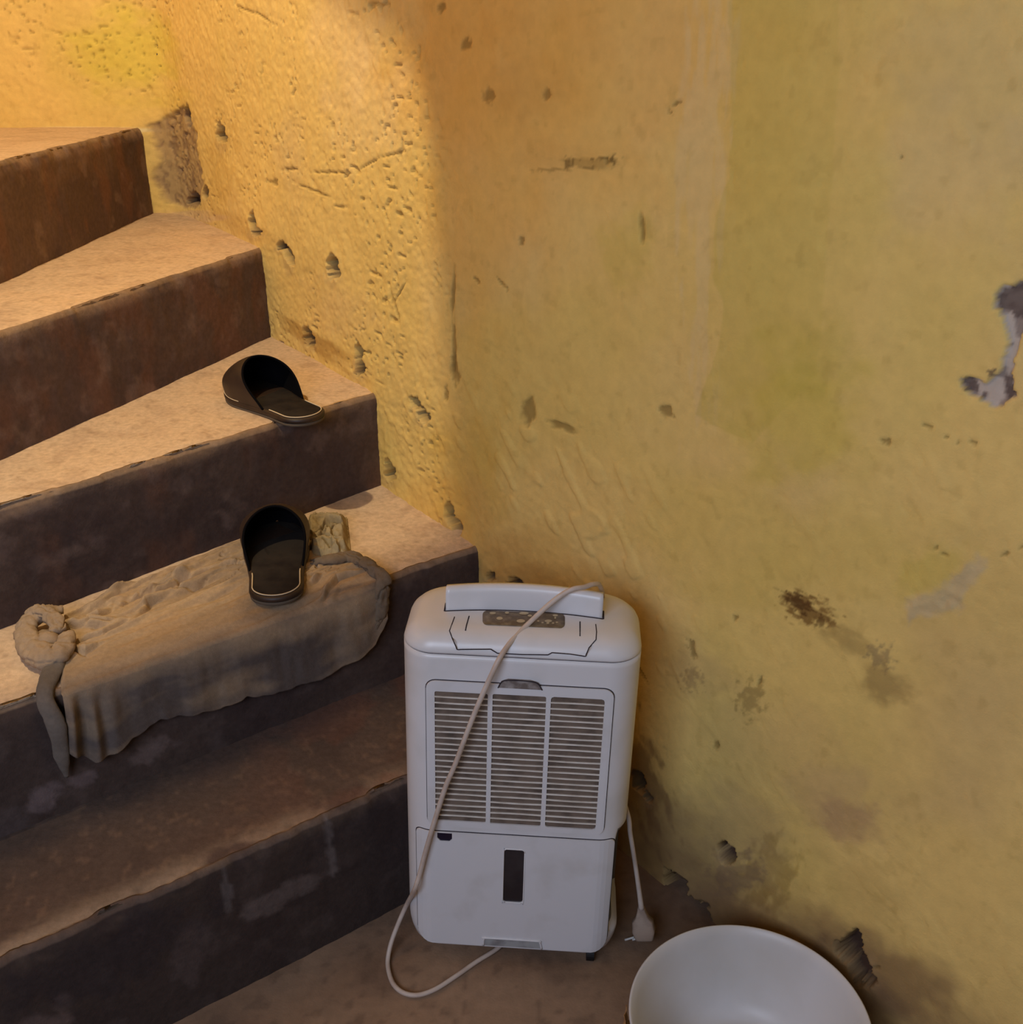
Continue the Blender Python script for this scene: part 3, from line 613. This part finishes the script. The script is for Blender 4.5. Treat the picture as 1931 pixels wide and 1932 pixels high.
# finger grip at tank foot
V = []; g = [(-.044, .0330, .0029), (-.043, .047, .0029), (-.038, .0515, .0029), (.036, .0515, .0029), (.044, .047, .0029), (.048, .0330, .0029)]
inner = [(-.040, .0330), (-.039, .0455), (-.036, .0475), (.035, .0475), (.040, .0455), (.043, .0330)]
wrapped_plate('tank_grip', [(a, b) for a, b in inner][::-1], [], .0034, plain('grey_grip_recess', (160, 160, 160), .5, .3, c2=(112, 108, 108), vscale=40), tank)
tube('grip_lip', [(x, -.0036, z) for x, z in inner], .0015, M_WHITE2, tank, seg=8, res=4)
# bail handle standing up from the top
def handle():
    V = []; nx = 40; prof = []
    xs_ = np.linspace(-1, 1, nx)
    for k, t in enumerate(xs_):
        x = .0995*t; yb = .0655+.010*(1-t*t); zt = .5745-.0022*t*t-.001
        sect = [(yb-.0035, .5325), (yb-.0045, .545), (yb-.0048, zt-.010), (yb-.0035, zt-.004), (yb-.0005, zt-.0008), (yb+.003, zt), (yb+.010, zt-.002), (yb+.013, zt-.008), (yb+.012, .5325)]
        V.append([(x, a, b) for a, b in sect])
    V = np.array(V).reshape(-1, 3); F = [list(map(int, f)) for f in grid_faces(nx, 9)]
    F.append(list(range(9))); F.append([(nx-1)*9+j for j in range(9)][::-1])
    o = mesh_np('carry_handle', V, F, M_WHITE, unit); return o
hd = handle()
# dark slot around the handle foot
V = []
for t in np.linspace(-1, 1, 24): V.append((.1010*t, .0600+.010*(1-t*t), .5388))
tube('handle_slot', V, .0012, M_GAP, hd, seg=6, res=2)
for sx in (-1, 1): tube('handle_slot', [(sx*.1010, .060, .5388), (sx*.1015, .080, .5388)], .0014, M_GAP, hd, seg=6, res=2)
# casters: the leaning body keeps its four small wheels on the floor
for sx, sy in ((-1, .035), (1, .012), (-1, .118), (1, .118)):
    x = sx*.105 if sx < 0 else .113
    wz = UM[2, 0]*x+UM[2, 2]*.0; gap = .0215+wz         # height of body underside here
    r = max(.007, min(.0105, gap*.5+.002))
    bm = bmesh.new(); bmesh.ops.create_cone(bm, cap_ends=True, segments=20, radius1=r, radius2=r, depth=.011, matrix=Matrix.Translation((x, sy, r-wz)) @ Matrix.Rotation(math.pi/2, 4, 'Y'))
    bmesh.ops.create_cone(bm, cap_ends=True, segments=12, radius1=.004, radius2=.006, depth=.012, matrix=Matrix.Translation((x, sy+.004, .0225-.004)))
    me = bpy.data.meshes.new('caster'); bm.to_mesh(me); bm.free(); me.materials.append(M_RUB)
    o = bpy.data.objects.new('caster', me); COL.objects.link(o); o.parent = unit

# power cord: from the back, over the handle, down the front, looping on the floor and under the unit
def toU(p): return UM.T@(np.asarray(p)-UO)
cp = [toU((.150, 1.262, .020)), (.118, .150, .10), (.108, .158, .30), (.104, .156, .44), (.102, .124, .528), (.096, .098, .566), (.087, .0815, .5772), (.075, .0695, .5790), upt(1083, 1111, .0620), upt(1061, 1122, .060), upt(1036, 1141, .053), upt(1010, 1165, .042), upt(986, 1188, .028),
      upt(962, 1214, .006), upt(943, 1242, -.010), upt(927, 1275, -.016), upt(912, 1308, -.018), upt(895, 1348, -.018), upt(878, 1392, -.018), upt(860, 1440, -.017), upt(842, 1482, -.016), upt(828, 1525, -.014),
      upt(814, 1570, -.012), upt(802, 1612, -.011), upt(792, 1650, -.010), upt(782, 1680, -.012), toU(at(768, 1706, .075)), toU(at(752, 1742, .045)), toU(at(738, 1780, .020)), toU(at(732, 1812, .0045)), toU(at(735, 1838, .0040)), toU(at(745, 1860, .0040)), toU(at(764, 1874, .0040)), toU(at(790, 1877, .0040)),
      toU(at(822, 1866, .0040)), toU(at(860, 1842, .0040)), toU(at(900, 1814, .0040)), toU(at(934, 1793, .0045)), toU(at(960, 1772, .0055)), toU(at(1000, 1748, .0055))]
cord = tube('power_cord', cp[1:], .0033, M_CORD, unit, seg=10, res=8)
# the plug end, hanging behind the right side
pg = at(1213, 1775, .012)
dn = np.array([pg[0], pg[1], 0])
cord2 = tube('cable_end', [(.106, .150, .30), toU(at(1180, 1520, .235)+np.array([0, .0, 0])), toU(at(1190, 1575, .19)), toU(at(1199, 1630, .135)), toU(at(1207, 1685, .085)), toU(at(1211, 1715, .058))], [.0033, .0033, .0033, .0033, .0036, .0042], M_CORD, cord, seg=10, res=6)
def plug():
    bm = bmesh.new()
    a = np.array(at(1210, 1712, .058)); b = np.array(at(1217, 1768, .016)); ax = Vector(a-b).normalized()
    side = Vector((0.97, -.2, 0.1)); side = (side-ax*side.dot(ax)).normalized(); nrm = ax.cross(side)
    prof = [(0.0, .0050, .0050), (.10, .0060, .0055), (.30, .0095, .007), (.42, .0150, .009), (.72, .0165, .010), (.96, .0130, .009), (1.0, .0115, .008)]
    L = (Vector(a)-Vector(b)).length+.003; rings = []
    for t, w_, h_ in prof:
        c = Vector(a)-ax*(L*t); ring = []
        for k in range(16):
            an = 2*math.pi*k/16; ce, se = math.cos(an), math.sin(an)
            ring.append(bm.verts.new(c+side*(w_*math.copysign(abs(ce)**.28, ce))+nrm*(h_*math.copysign(abs(se)**.28, se))))
        rings.append(ring)
    for r0, r1 in zip(rings[:-1], rings[1:]):
        for k in range(16): bm.faces.new([r0[k], r0[(k+1) % 16], r1[(k+1) % 16], r1[k]])
    bm.faces.new(rings[0]); bm.faces.new(rings[-1][::-1])
    bmesh.ops.recalc_face_normals(bm, faces=bm.faces[:])
    inv = unit.matrix_world.inverted(); bm.transform(inv)
    me = bpy.data.meshes.new('plug'); bm.to_mesh(me); bm.free(); me.materials.append(plain('dusty_plug', (158, 138, 122), .6, .3, c2=(126, 106, 92), vscale=50)); pin = plain('steel_pin', (190, 186, 180), .3, .6)
    for p in me.polygons: p.use_smooth = True
    o = bpy.data.objects.new('plug', me); COL.objects.link(o); o.parent = cord
    for q in (-1, 1):
        p0 = Vector(b)-ax*.0+side*(q*.0055)-side*.010; p1 = p0-side*.014-ax*.004
        if p1.z < .004: p1.z = .004
        tube('plug_pin', [tuple(inv@p0), tuple(inv@(p0.lerp(p1, .5))), tuple(inv@p1)], .0016, pin, cord, seg=8, res=2)
plug()

# ------------------------------------------------------------------ slippers
def slipper(loc, heel, toe, z, mirror, label, tiltx=0.0, pitch=0.0):
    heel = np.array(heel); toe = np.array(toe); d = toe-heel; L = np.linalg.norm(d); ang = math.atan2(d[1], d[0])
    root = empty('slipper', (heel[0], heel[1], z), (tiltx, -pitch, ang)); root.rotation_mode = 'XYZ'
    tag(root, label, 'slipper', 'dark leather slippers on the stairs')
    my = -1 if mirror else 1
    T = np.array([0, .03, .10, .2, .32, .45, .58, .7, .8, .88, .94, .98, 1.0])
    LW = np.array([.0, .018, .0285, .0325, .0320, .0330, .0385, .0440, .0440, .0375, .0270, .0150, 0])*1.0
    RW = np.array([.0, .018, .0285, .0330, .0340, .0370, .0430, .0465, .0440, .0350, .0230, .0120, 0])*1.0
    def prof_(t, m):
        t = np.asarray(t, float); W = m*np.interp(t, [0, .13, .3, .45, .6, .72, .80, 1], [.031, .034, .0345, .0385, .0440, .0465, .0450, .044])
        W = np.where(t < .13, W*np.sqrt(np.clip(1-((.13-t)/.13)**2.1, 0, 1)), W)
        return np.where(t > .76, W*np.sqrt(np.clip(1-((t-.76)/.24)**2.2, 0, 1)), W)
    wl_ = lambda t: prof_(t, 1.06); wr_ = lambda t: prof_(t, 1.14)
    tt = np.r_[0, .002, .006, .013, .023, .035, .05, .07, np.linspace(.095, .90, 26), .925, .95, .97, .985, .994, .9985, 1]
    def ring(k):                   # outline offset by k
        P = []
        xs_ = tt*L
        up = np.stack([xs_, my*(wl_(tt)+0)], -1); dn = np.stack([xs_, -my*(wr_(tt)+0)], -1)[::-1][1:-1]
        P = np.vstack([up, dn]); c = np.array([L*.5, 0])
        T_ = np.roll(P, -1, 0)-np.roll(P, 1, 0); N_ = np.stack([T_[:, 1], -T_[:, 0]], -1); N_ /= np.linalg.norm(N_, axis=1)[:, None]+1e-9
        s_ = np.sign(((P-c)*N_).sum(1).mean()); return P+N_*s_*k
    def lof(name, spec, mat, parent=root, cap=True):
        V = [np.c_[ring(k), np.full(len(ring(k)), zz)] for k, zz in spec]; nv = len(V[0]); m = len(V); V = np.array(V)
        V[..., 2] += .010*smooth(.78, 1.05, V[..., 0]/L)     # toe spring
        V = V.reshape(-1, 3); F = [list(map(int, f)) for f in grid_faces(m, nv, cyc_v=True)]
        if cap: F += [list(range(nv))[::-1], [(m-1)*nv+j for j in range(nv)]]
        return mesh_np(name, V, F, mat, parent)
    lof('outsole', [(.001, .0), (.003, .001), (.003, .005), (.001, .006)], M_OUTSOLE)
    sole = lof('sole', [(.0, .0055), (.0035, .0065), (.0042, .010), (.0035, .0135), (.0, .0150)], M_LEATHER)
    lof('insole', [(-.001, .0125), (-.002, .0154), (-.003, .0157)], M_INSOLE)
    # pale stitching round the heel, in separate short stitches joined in one thread line
    P = ring(-.0015); n = len(tt); side1 = P[:n]; idx = [i for i in range(n) if tt[i] < .34]
    other = P[n:][::-1]; t2 = tt[1:-1]
    pts = [np.r_[side1[i], .0165] for i in idx][::-1]+[np.r_[other[i], .0165] for i in range(len(t2)) if t2[i] < .34]
    tube('stitching', pts, .0010, M_STITCH, root, seg=6, res=4)
    # upper
    def upper(name, off, mat, x0a, x0b):
        nph, nt = 41, 26; V = []
        for i in range(nt):
            for j in range(nph):
                ph = math.pi*j/(nph-1); q = i/(nt-1); sp = math.sin(ph)
                xs0 = x0a+(x0b-x0a)*sp**.8
                t = xs0+(.9995-xs0)*(1-(1-q)**1.6)
                wL, wR = wl_(t), wr_(t); h = .073*smooth(1.40, .62, t)**.8+.004
                h = .006+(h-.006)*math.sqrt(max(0, 1-max(0, (t-.72)/.28)**2.6))
                wid = (wL if j < nph/2 else wR)-off+.002
                y = my*(wL-off+.002)*math.cos(ph) if math.cos(ph) > 0 else my*(wR-off+.002)*math.cos(ph)
                bulge = 1+.30*sp*(1-sp)*2
                zz = .012+(h-off)*sp**.72+.010*float(smooth(.78, 1.05, t))
                V.append((t*L-off*(t > .97), y*bulge, zz))
        F = [list(map(int, f)) for f in grid_faces(nt, nph)]
        return mesh_np(name, V, F, mat, root)
    up = upper('upper', 0.0, M_LEATHER, .37, .70); lining = upper('lining', .0028, M_LINING, .372, .704)
    # rim binding joining the two
    pts = []
    for j in range(41):
        a = np.array(up.data.vertices[j].co); b = np.array(lining.data.vertices[j].co); pts.append((a+b)/2)
    tube('rim_binding', pts, .0021, M_LINING, root, seg=8, res=3)
    # stitching along the toe welt
    pts = [np.r_[p, .0165+.010*float(smooth(.78, 1.05, p[0]/L))] for p in np.vstack([ring(.0028)[:n][[i for i in range(n) if tt[i] > .62]]])]
    tube('welt_stitching', pts, .0008, M_STITCH, root, seg=6, res=3)
    return root
slipper(None, (-.341, 1.706), (-.508, 1.884), ZL[3]-.0005, False, 'brown and black backless slipper on bare step, heel at the edge, toe pointing left')
slipper(None, (-.3545, 1.385), (-.402, 1.632), ZL[2]+.0125, True, 'black backless slipper resting on the grey rag, one step below the other slipper')

# ------------------------------------------------------------------ rag draped on the second step
M_RAG = painted('grey_rag_cloth', bump=0.6, bscale=700, var=0.10, vscale=160, rough=0.95, spec=0.1)
NB0, NB1 = np.array(NOSE[2][0]), np.array(NOSE[2][1]); ND = (NB1-NB0)/np.linalg.norm(NB1-NB0); NN = np.array([-ND[1], ND[0]])
def nose_a(px, py):
    p = at(px, py, ZL[2])[:2]; return float((p-NB0)@ND)
aL, aR = nose_a(112, 1302), nose_a(722, 1100)
bp = [(118, 1163), (165, 1138), (230, 1108), (330, 1062), (450, 1012), (560, 984), (625, 1010), (660, 1042), (712, 1066)]
bk = np.array([at(x, y, ZL[2]+.012)[:2] for x, y in bp]); ba = (bk-NB0)@ND; bb = (bk-NB0)@NN
print('rag', aL, aR, 'back a', np.round(ba, 3), 'b', np.round(bb, 3))
rag = tag(empty('rag', (float(bk[4][0]), float(bk[4][1]), ZL[2])), 'crumpled grey-brown rag knotted at its left end, draped over the edge of the second step', 'rag')
RO = np.array(rag.location)
nu, nt_, nd_ = 420, 130, 70
FOLDS = [[(178, 1147), (230, 1118), (290, 1096), (345, 1075)], [(155, 1168), (190, 1160), (215, 1142)], [(222, 1143), (285, 1116), (330, 1100), (380, 1076)], [(262, 1168), (285, 1140), (320, 1125)],
         [(120, 1195), (170, 1180), (230, 1172)], [(140, 1215), (200, 1200), (250, 1170)], [(330, 1070), (400, 1045), (450, 1030)], [(300, 1100), (360, 1090), (430, 1065)], [(130, 1225), (160, 1235), (190, 1222)],
         [(600, 1130), (640, 1090), (690, 1072)], [(560, 1185), (600, 1160), (640, 1112)], [(200, 1128), (262, 1102)], [(420, 1075), (455, 1070)], [(150, 1188), (210, 1182)], [(590, 1100), (615, 1085)]]
FW = [np.array([at(x, y, ZL[2]+.012)[:2] for x, y in f]) for f in FOLDS]
def fold_z(P):
    P = P+np.stack([(vn(P[:, 0]*40, P[:, 1]*40, 451)-.5), (vn(P[:, 0]*40+9, P[:, 1]*40, 453)-.5)], -1)*.010; out = np.zeros(len(P))
    for q, f in enumerate(FW):
        best = np.full(len(P), 9.0); sg = np.zeros(len(P)); tt_ = np.zeros(len(P)); m = len(f)-1
        for i in range(m):
            e = f[i+1]-f[i]; r = P-f[i]; t = np.clip((r@e)/(e@e), 0, 1); d_ = np.linalg.norm(r-t[:, None]*e, axis=1)
            nx_ = d_ < best; best = np.where(nx_, d_, best); sg = np.where(nx_, (r[:, 0]*e[1]-r[:, 1]*e[0])/np.linalg.norm(e), sg); tt_ = np.where(nx_, (i+t)/m, tt_)
        env = np.sin(np.clip(tt_, .04, .96)*math.pi)**.6*np.exp(-(np.maximum(0, best-np.abs(sg))/.006)**2)
        out += env*(.0085*np.exp(-((sg+.0065)/.005)**2)-.0065*np.exp(-(sg/.0026)**2))
    return out
u = np.linspace(0, 1, nu); V = []; C = []
aF = aL+(aR-aL)*u
uB = (ba-ba[0])/(ba[-1]-ba[0])
aB = np.interp(u, np.linspace(0, 1, len(ba)), ba); bB = np.interp(u, np.linspace(0, 1, len(bb)), bb)
drop = np.interp(u, [0, .06, .12, .25, .40, .5, .62, .75, .88, .95, 1], [.085, .115, .110, .090, .110, .105, .118, .125, .115, .100, .060])
drop = drop+(fbm(u*30, u*0, 401, 2)-.5)*.006
def crease(x, y, seed, w_=.06): return smooth(w_, 0, np.abs(fbm(x, y, seed, 3)-.5))
def ridged(x, y, seed): return 1-np.abs(2*fbm(x, y, seed, 3)-1)*2.2
for k in range(nt_+nd_):
    if k < nt_:
        v = k/(nt_-1); a = aB+(aF-aB)*v; b = bB*(1-v)+(-.004)*v; z = np.full(nu, ZL[2]+.006)
        # long creases running lengthwise near the back, fewer at front
        cr = np.clip(ridged(a*3.4+b*4, b*26-a*5, 411), -.4, 1)+.6*np.clip(ridged(a*7+b*9, b*52-a*12, 413), -.4, 1)*smooth(.0, .10, b); fine = fbm(a*30, b*90-a*25, 415, 3)
        amp = smooth(-.01, .12, b)*.011+.0020
        z = z+cr*amp*.8+fine*.0018
        crs = np.maximum(crease(a*3.5+b*5, b*22-a*6, 441, .035), crease(a*6+b*8, b*36-a*12, 443, .03)*.8)*smooth(.02, .09, b)*smooth(.42, .52, fbm(a*6, b*12, 445, 2)); z = z+crs*.002-np.maximum(0, crs-.25)*.016
        fold = smooth(.30, .0, u)*smooth(.35, .8, 1-v); z = z+fold*.004*ridged(a*20, b*20, 418)
        z = z+fold_z(NB0+ND*a[:, None]+NN*b[:, None])
        # hem thickness, edges close to the tread
        e = smooth(0, .035, v)*smooth(0, .012, u)*smooth(1, .985, u); z = ZL[2]+.0035+(z-ZL[2]-.0035)*e
        # round over nose
        over = smooth(.018, -.004, b); z = z-over*.006
        P = NB0+ND*a[:, None]+NN*b[:, None]
    else:
        v = (k-nt_+1)/nd_; z = ZL[2]-.002-drop*v; a = aF-.010*v*smooth(.5, 0, u)
        off = .011+.004*math.sin(min(1, v*3)*math.pi/2)
        fo = (fbm(a*22, z*6, 421, 3)-.5)*.014*min(1, v*3)+(ridged(a*13+z*5, z*5-a*2, 425))*.004*min(1, v*2.5)
        left = smooth(.16, 0, u)*min(1, v*3); fo = fo+left*.010*np.sin(u*110)
        o_ = np.maximum(off+fo, .007); P = NB0+ND*a[:, None]-NN*o_[:, None]
    V.append(np.stack([P[:, 0], P[:, 1], z], -1))
    c = np.tile(lin((176, 150, 120)), (nu, 1)); drop_shade = float(smooth(nt_-22, nt_+26, k))  # shade of the hanging front painted into the cloth colour from the nose
    sm_ = np.clip(drop_shade*.75+(fbm(a*9, np.full(nu, k*.05), 437, 3)-.5)*1.3, 0, .9)[:, None]; c = c*(1-sm_)+lin((84, 77, 78))*sm_; n_ = fbm(a*8, z*40+k*.02, 431, 3)
    m = smooth(.45, .7, n_)[:, None]*.5; c = c*(1-m)+lin((138, 118, 98))*m*(1-drop_shade)+c*m*drop_shade*.92
    m = smooth(.55, .72, fbm(a*14+3, np.full(nu, k*.06), 433, 3))[:, None]*.4; c = c*(1-m)+lin((180, 146, 108))*m*(1-drop_shade)+c*m*drop_shade*1.06
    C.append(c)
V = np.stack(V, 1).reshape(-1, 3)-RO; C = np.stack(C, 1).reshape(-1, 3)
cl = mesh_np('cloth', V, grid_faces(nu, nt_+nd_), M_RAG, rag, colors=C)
sm = cl.modifiers.new('thickness', 'SOLIDIFY'); sm.thickness = .0022; sm.offset = 1
def lump(name, pts, rad, seed, amp=.006, freq=60, flat=.8, ck=.0045, col=(158, 136, 114), seg=56, res=14):
    o = tube(name, np.array(pts)-RO, rad, M_RAG, rag, seg=seg, res=res, flat=flat)
    me = o.data; n = len(me.vertices); co = np.zeros(n*3); me.vertices.foreach_get('co', co); co = co.reshape(-1, 3)
    nr = np.zeros(n*3); me.vertices.foreach_get('normal', nr); nr = nr.reshape(-1, 3)
    w_ = co+RO
    g = ridged(w_[:, 0]*freq+w_[:, 2]*freq*.6, w_[:, 1]*freq-w_[:, 2]*freq*.5, seed)
    co = co+nr*(np.clip(g, -.6, 1)*amp-crease(w_[:, 0]*freq*.45+w_[:, 1]*freq*.3, w_[:, 1]*freq*.4+w_[:, 2]*freq*.5, seed+40, .05)*ck)[:, None]; me.vertices.foreach_set('co', co.ravel())
    a = me.color_attributes.new('paint', 'FLOAT_COLOR', 'POINT'); c = np.ones((n, 4)); c[:, :3] = lin(col)*(.85+.3*fbm(w_[:, 0]*20, w_[:, 1]*20, seed, 2))[:, None]
    a.data.foreach_set('color', c.ravel()); return o
z2 = ZL[2]
lump('knot', [at(118, 1150, z2+.030), at(72, 1160, z2+.028), at(48, 1188, z2+.022), at(60, 1222, z2+.018), at(92, 1240, z2+.018), at(118, 1226, z2+.022), at(128, 1195, z2+.026)], [.008, .015, .014, .017, .019, .015, .008], 501, .0030, 60, flat=.6, ck=.003)
lump('knot', [at(50, 1158, z2+.030), at(70, 1150, z2+.036), at(100, 1165, z2+.034), at(112, 1190, z2+.030)], [.003, .008, .012, .011], 503, .003, 60, flat=.55, ck=.003)
lump('knot', [at(84, 1200, z2+.010), at(92, 1210, z2+.022), at(102, 1205, z2+.012)], [.010, .014, .010], 507, .003, 50, ck=.002)
lump('tail', [at(112, 1232, z2+.016), at(98, 1270, z2+.008), at(90, 1306, z2-.004)+np.array([0, -.012, 0]), np.r_[NB0+ND*nose_a(86, 1310)-NN*.017, z2-.040], np.r_[NB0+ND*(nose_a(86, 1310)-.001)-NN*.016, z2-.085], np.r_[NB0+ND*(nose_a(86, 1310)+.000)-NN*.012, z2-.128]], [.012, .013, .010, .012, .009, .003], 505, .002, 30, flat=.55, ck=.001, col=(112, 102, 94))
# (end of knot)
def heap(name, quad_px, zc_, seed, hgt):
    c = np.array([at(x, y, zc_)[:2] for x, y in quad_px]); n = 110; V = []; C = []
    for i in range(n):
        for j in range(n):
            uu, vv = i/(n-1), j/(n-1); p = (c[0]*(1-uu)+c[1]*uu)*(1-vv)+(c[3]*(1-uu)+c[2]*uu)*vv
            e = min(uu, 1-uu, vv, 1-vv); e = float(smooth(0, .16, e))
            V.append((p[0], p[1], e))
    V = np.array(V); x, y, e = V[:, 0], V[:, 1], V[:, 2]
    wx = x+(fbm(x*25, y*25, seed, 2)-.5)*.03; wy = y+(fbm(x*25+5, y*25, seed+1, 2)-.5)*.03
    g = ridged(wx*22, wy*30, seed+2); g2 = ridged(wx*70, wy*60, seed+4)*.5-2.6*crease(wx*26, wy*36, seed+9, .07)
    z = z2+.004+e*(hgt*.5+hgt*.62*np.clip(g, -.8, 1)+hgt*.22*np.clip(g2, -2.4, 1))
    V[:, 2] = z; C = lin((160, 142, 110))*(.85+.25*fbm(x*30, y*30, seed+6, 2))[:, None]
    return mesh_np(name, V-RO, grid_faces(n, n)[:, ::-1], M_RAG, rag, colors=C)
heap('crumpled_end', [(574, 976), (654, 968), (664, 1056), (584, 1064)], z2+.012, 511, .026)
lump('twisted_edge', [at(585, 1062, z2+.014), at(622, 1058, z2+.016), at(660, 1052, z2+.014), at(695, 1068, z2+.012), at(722, 1090, z2+.006), np.r_[NB0+ND*(aR-.004)-NN*.012, z2-.012], np.r_[NB0+ND*(aR-.010)-NN*.013, z2-.050], np.r_[NB0+ND*(aR-.030)-NN*.012, z2-.085]],
     [.008, .010, .012, .012, .012, .011, .009, .004], 513, .003, 60, flat=.7, col=(118, 102, 86))

# ------------------------------------------------------------------ plastic tub
tub = tag(empty('tub', (.283, .903, 0)), 'round white plastic tub on the floor at the foot of the yellow wall', 'tub')
RT, HT, RBt = .1440, .120, .098
prof = [(0.0, .004), (RBt*.5, .003), (RBt-.008, .002), (RBt-.002, .005), (RBt, .010)]
for t in np.linspace(.1, 1, 14): prof.append((RBt+(RT-.002-RBt)*t**.75, .010+(HT-.014)*t))
prof += [(RT+.001, HT-.003), (RT+.002, HT-.001), (RT+.0005, HT), (RT-.0012, HT-.0008), (RT-.0028, HT-.003)]
for t in np.linspace(1, .1, 14): prof.append((RBt-.004+(RT-.002-RBt+.0)*t**.75, .012+(HT-.018)*t))
prof += [(RBt-.008, .010), (RBt-.016, .0072), (RBt-.020, .0085), (RBt-.023, .0070), (RBt*.4, .0065), (0, .0065)]
def lathe(name, prof, mat, parent, n=128):
    V = []; F = []
    for r, z in prof:
        for k in range(n): V.append((r*math.cos(2*math.pi*k/n), r*math.sin(2*math.pi*k/n), z))
    F = [list(map(int, f)) for f in grid_faces(len(prof), n, cyc_v=True)]
    o = mesh_np(name, V, F, mat, parent)
    bm = bmesh.new(); bm.from_mesh(o.data); bmesh.ops.remove_doubles(bm, verts=bm.verts[:], dist=1e-6); bmesh.ops.recalc_face_normals(bm, faces=bm.faces[:]); bm.to_mesh(o.data); bm.free()
    return o
lathe('basin', prof, M_TUB, tub)
# torn tan wrapping clinging to the outside, left of the rim
n1, n2 = 60, 24; V = []
for i in range(n1):
    a = math.radians(160+(i/(n1-1))*85)
    top = .112-.010*vn(i*.35, 0, 601)-.03*float(smooth(.25, 0, i/(n1-1)))
    for j in range(n2):
        t = j/(n2-1); z = .006+(top-.006)*t
        r = RT+.004+.005*vn(i*.5, j*.25, 603)+.028*float(smooth(.15, .7, i/(n1-1)))*(.6+.8*vn(i*.22, 7, 605))*(1-.35*t)-.012*(.45 < t < .62)
        V.append((r*math.cos(a), r*math.sin(a), z))
wr = mesh_np('torn_wrapping', V, grid_faces(n1, n2), M_WRAP, tub); wr['label'] = 'torn tan paper wrapping on the outside'
m_ = wr.modifiers.new('thickness', 'SOLIDIFY'); m_.thickness = .0012
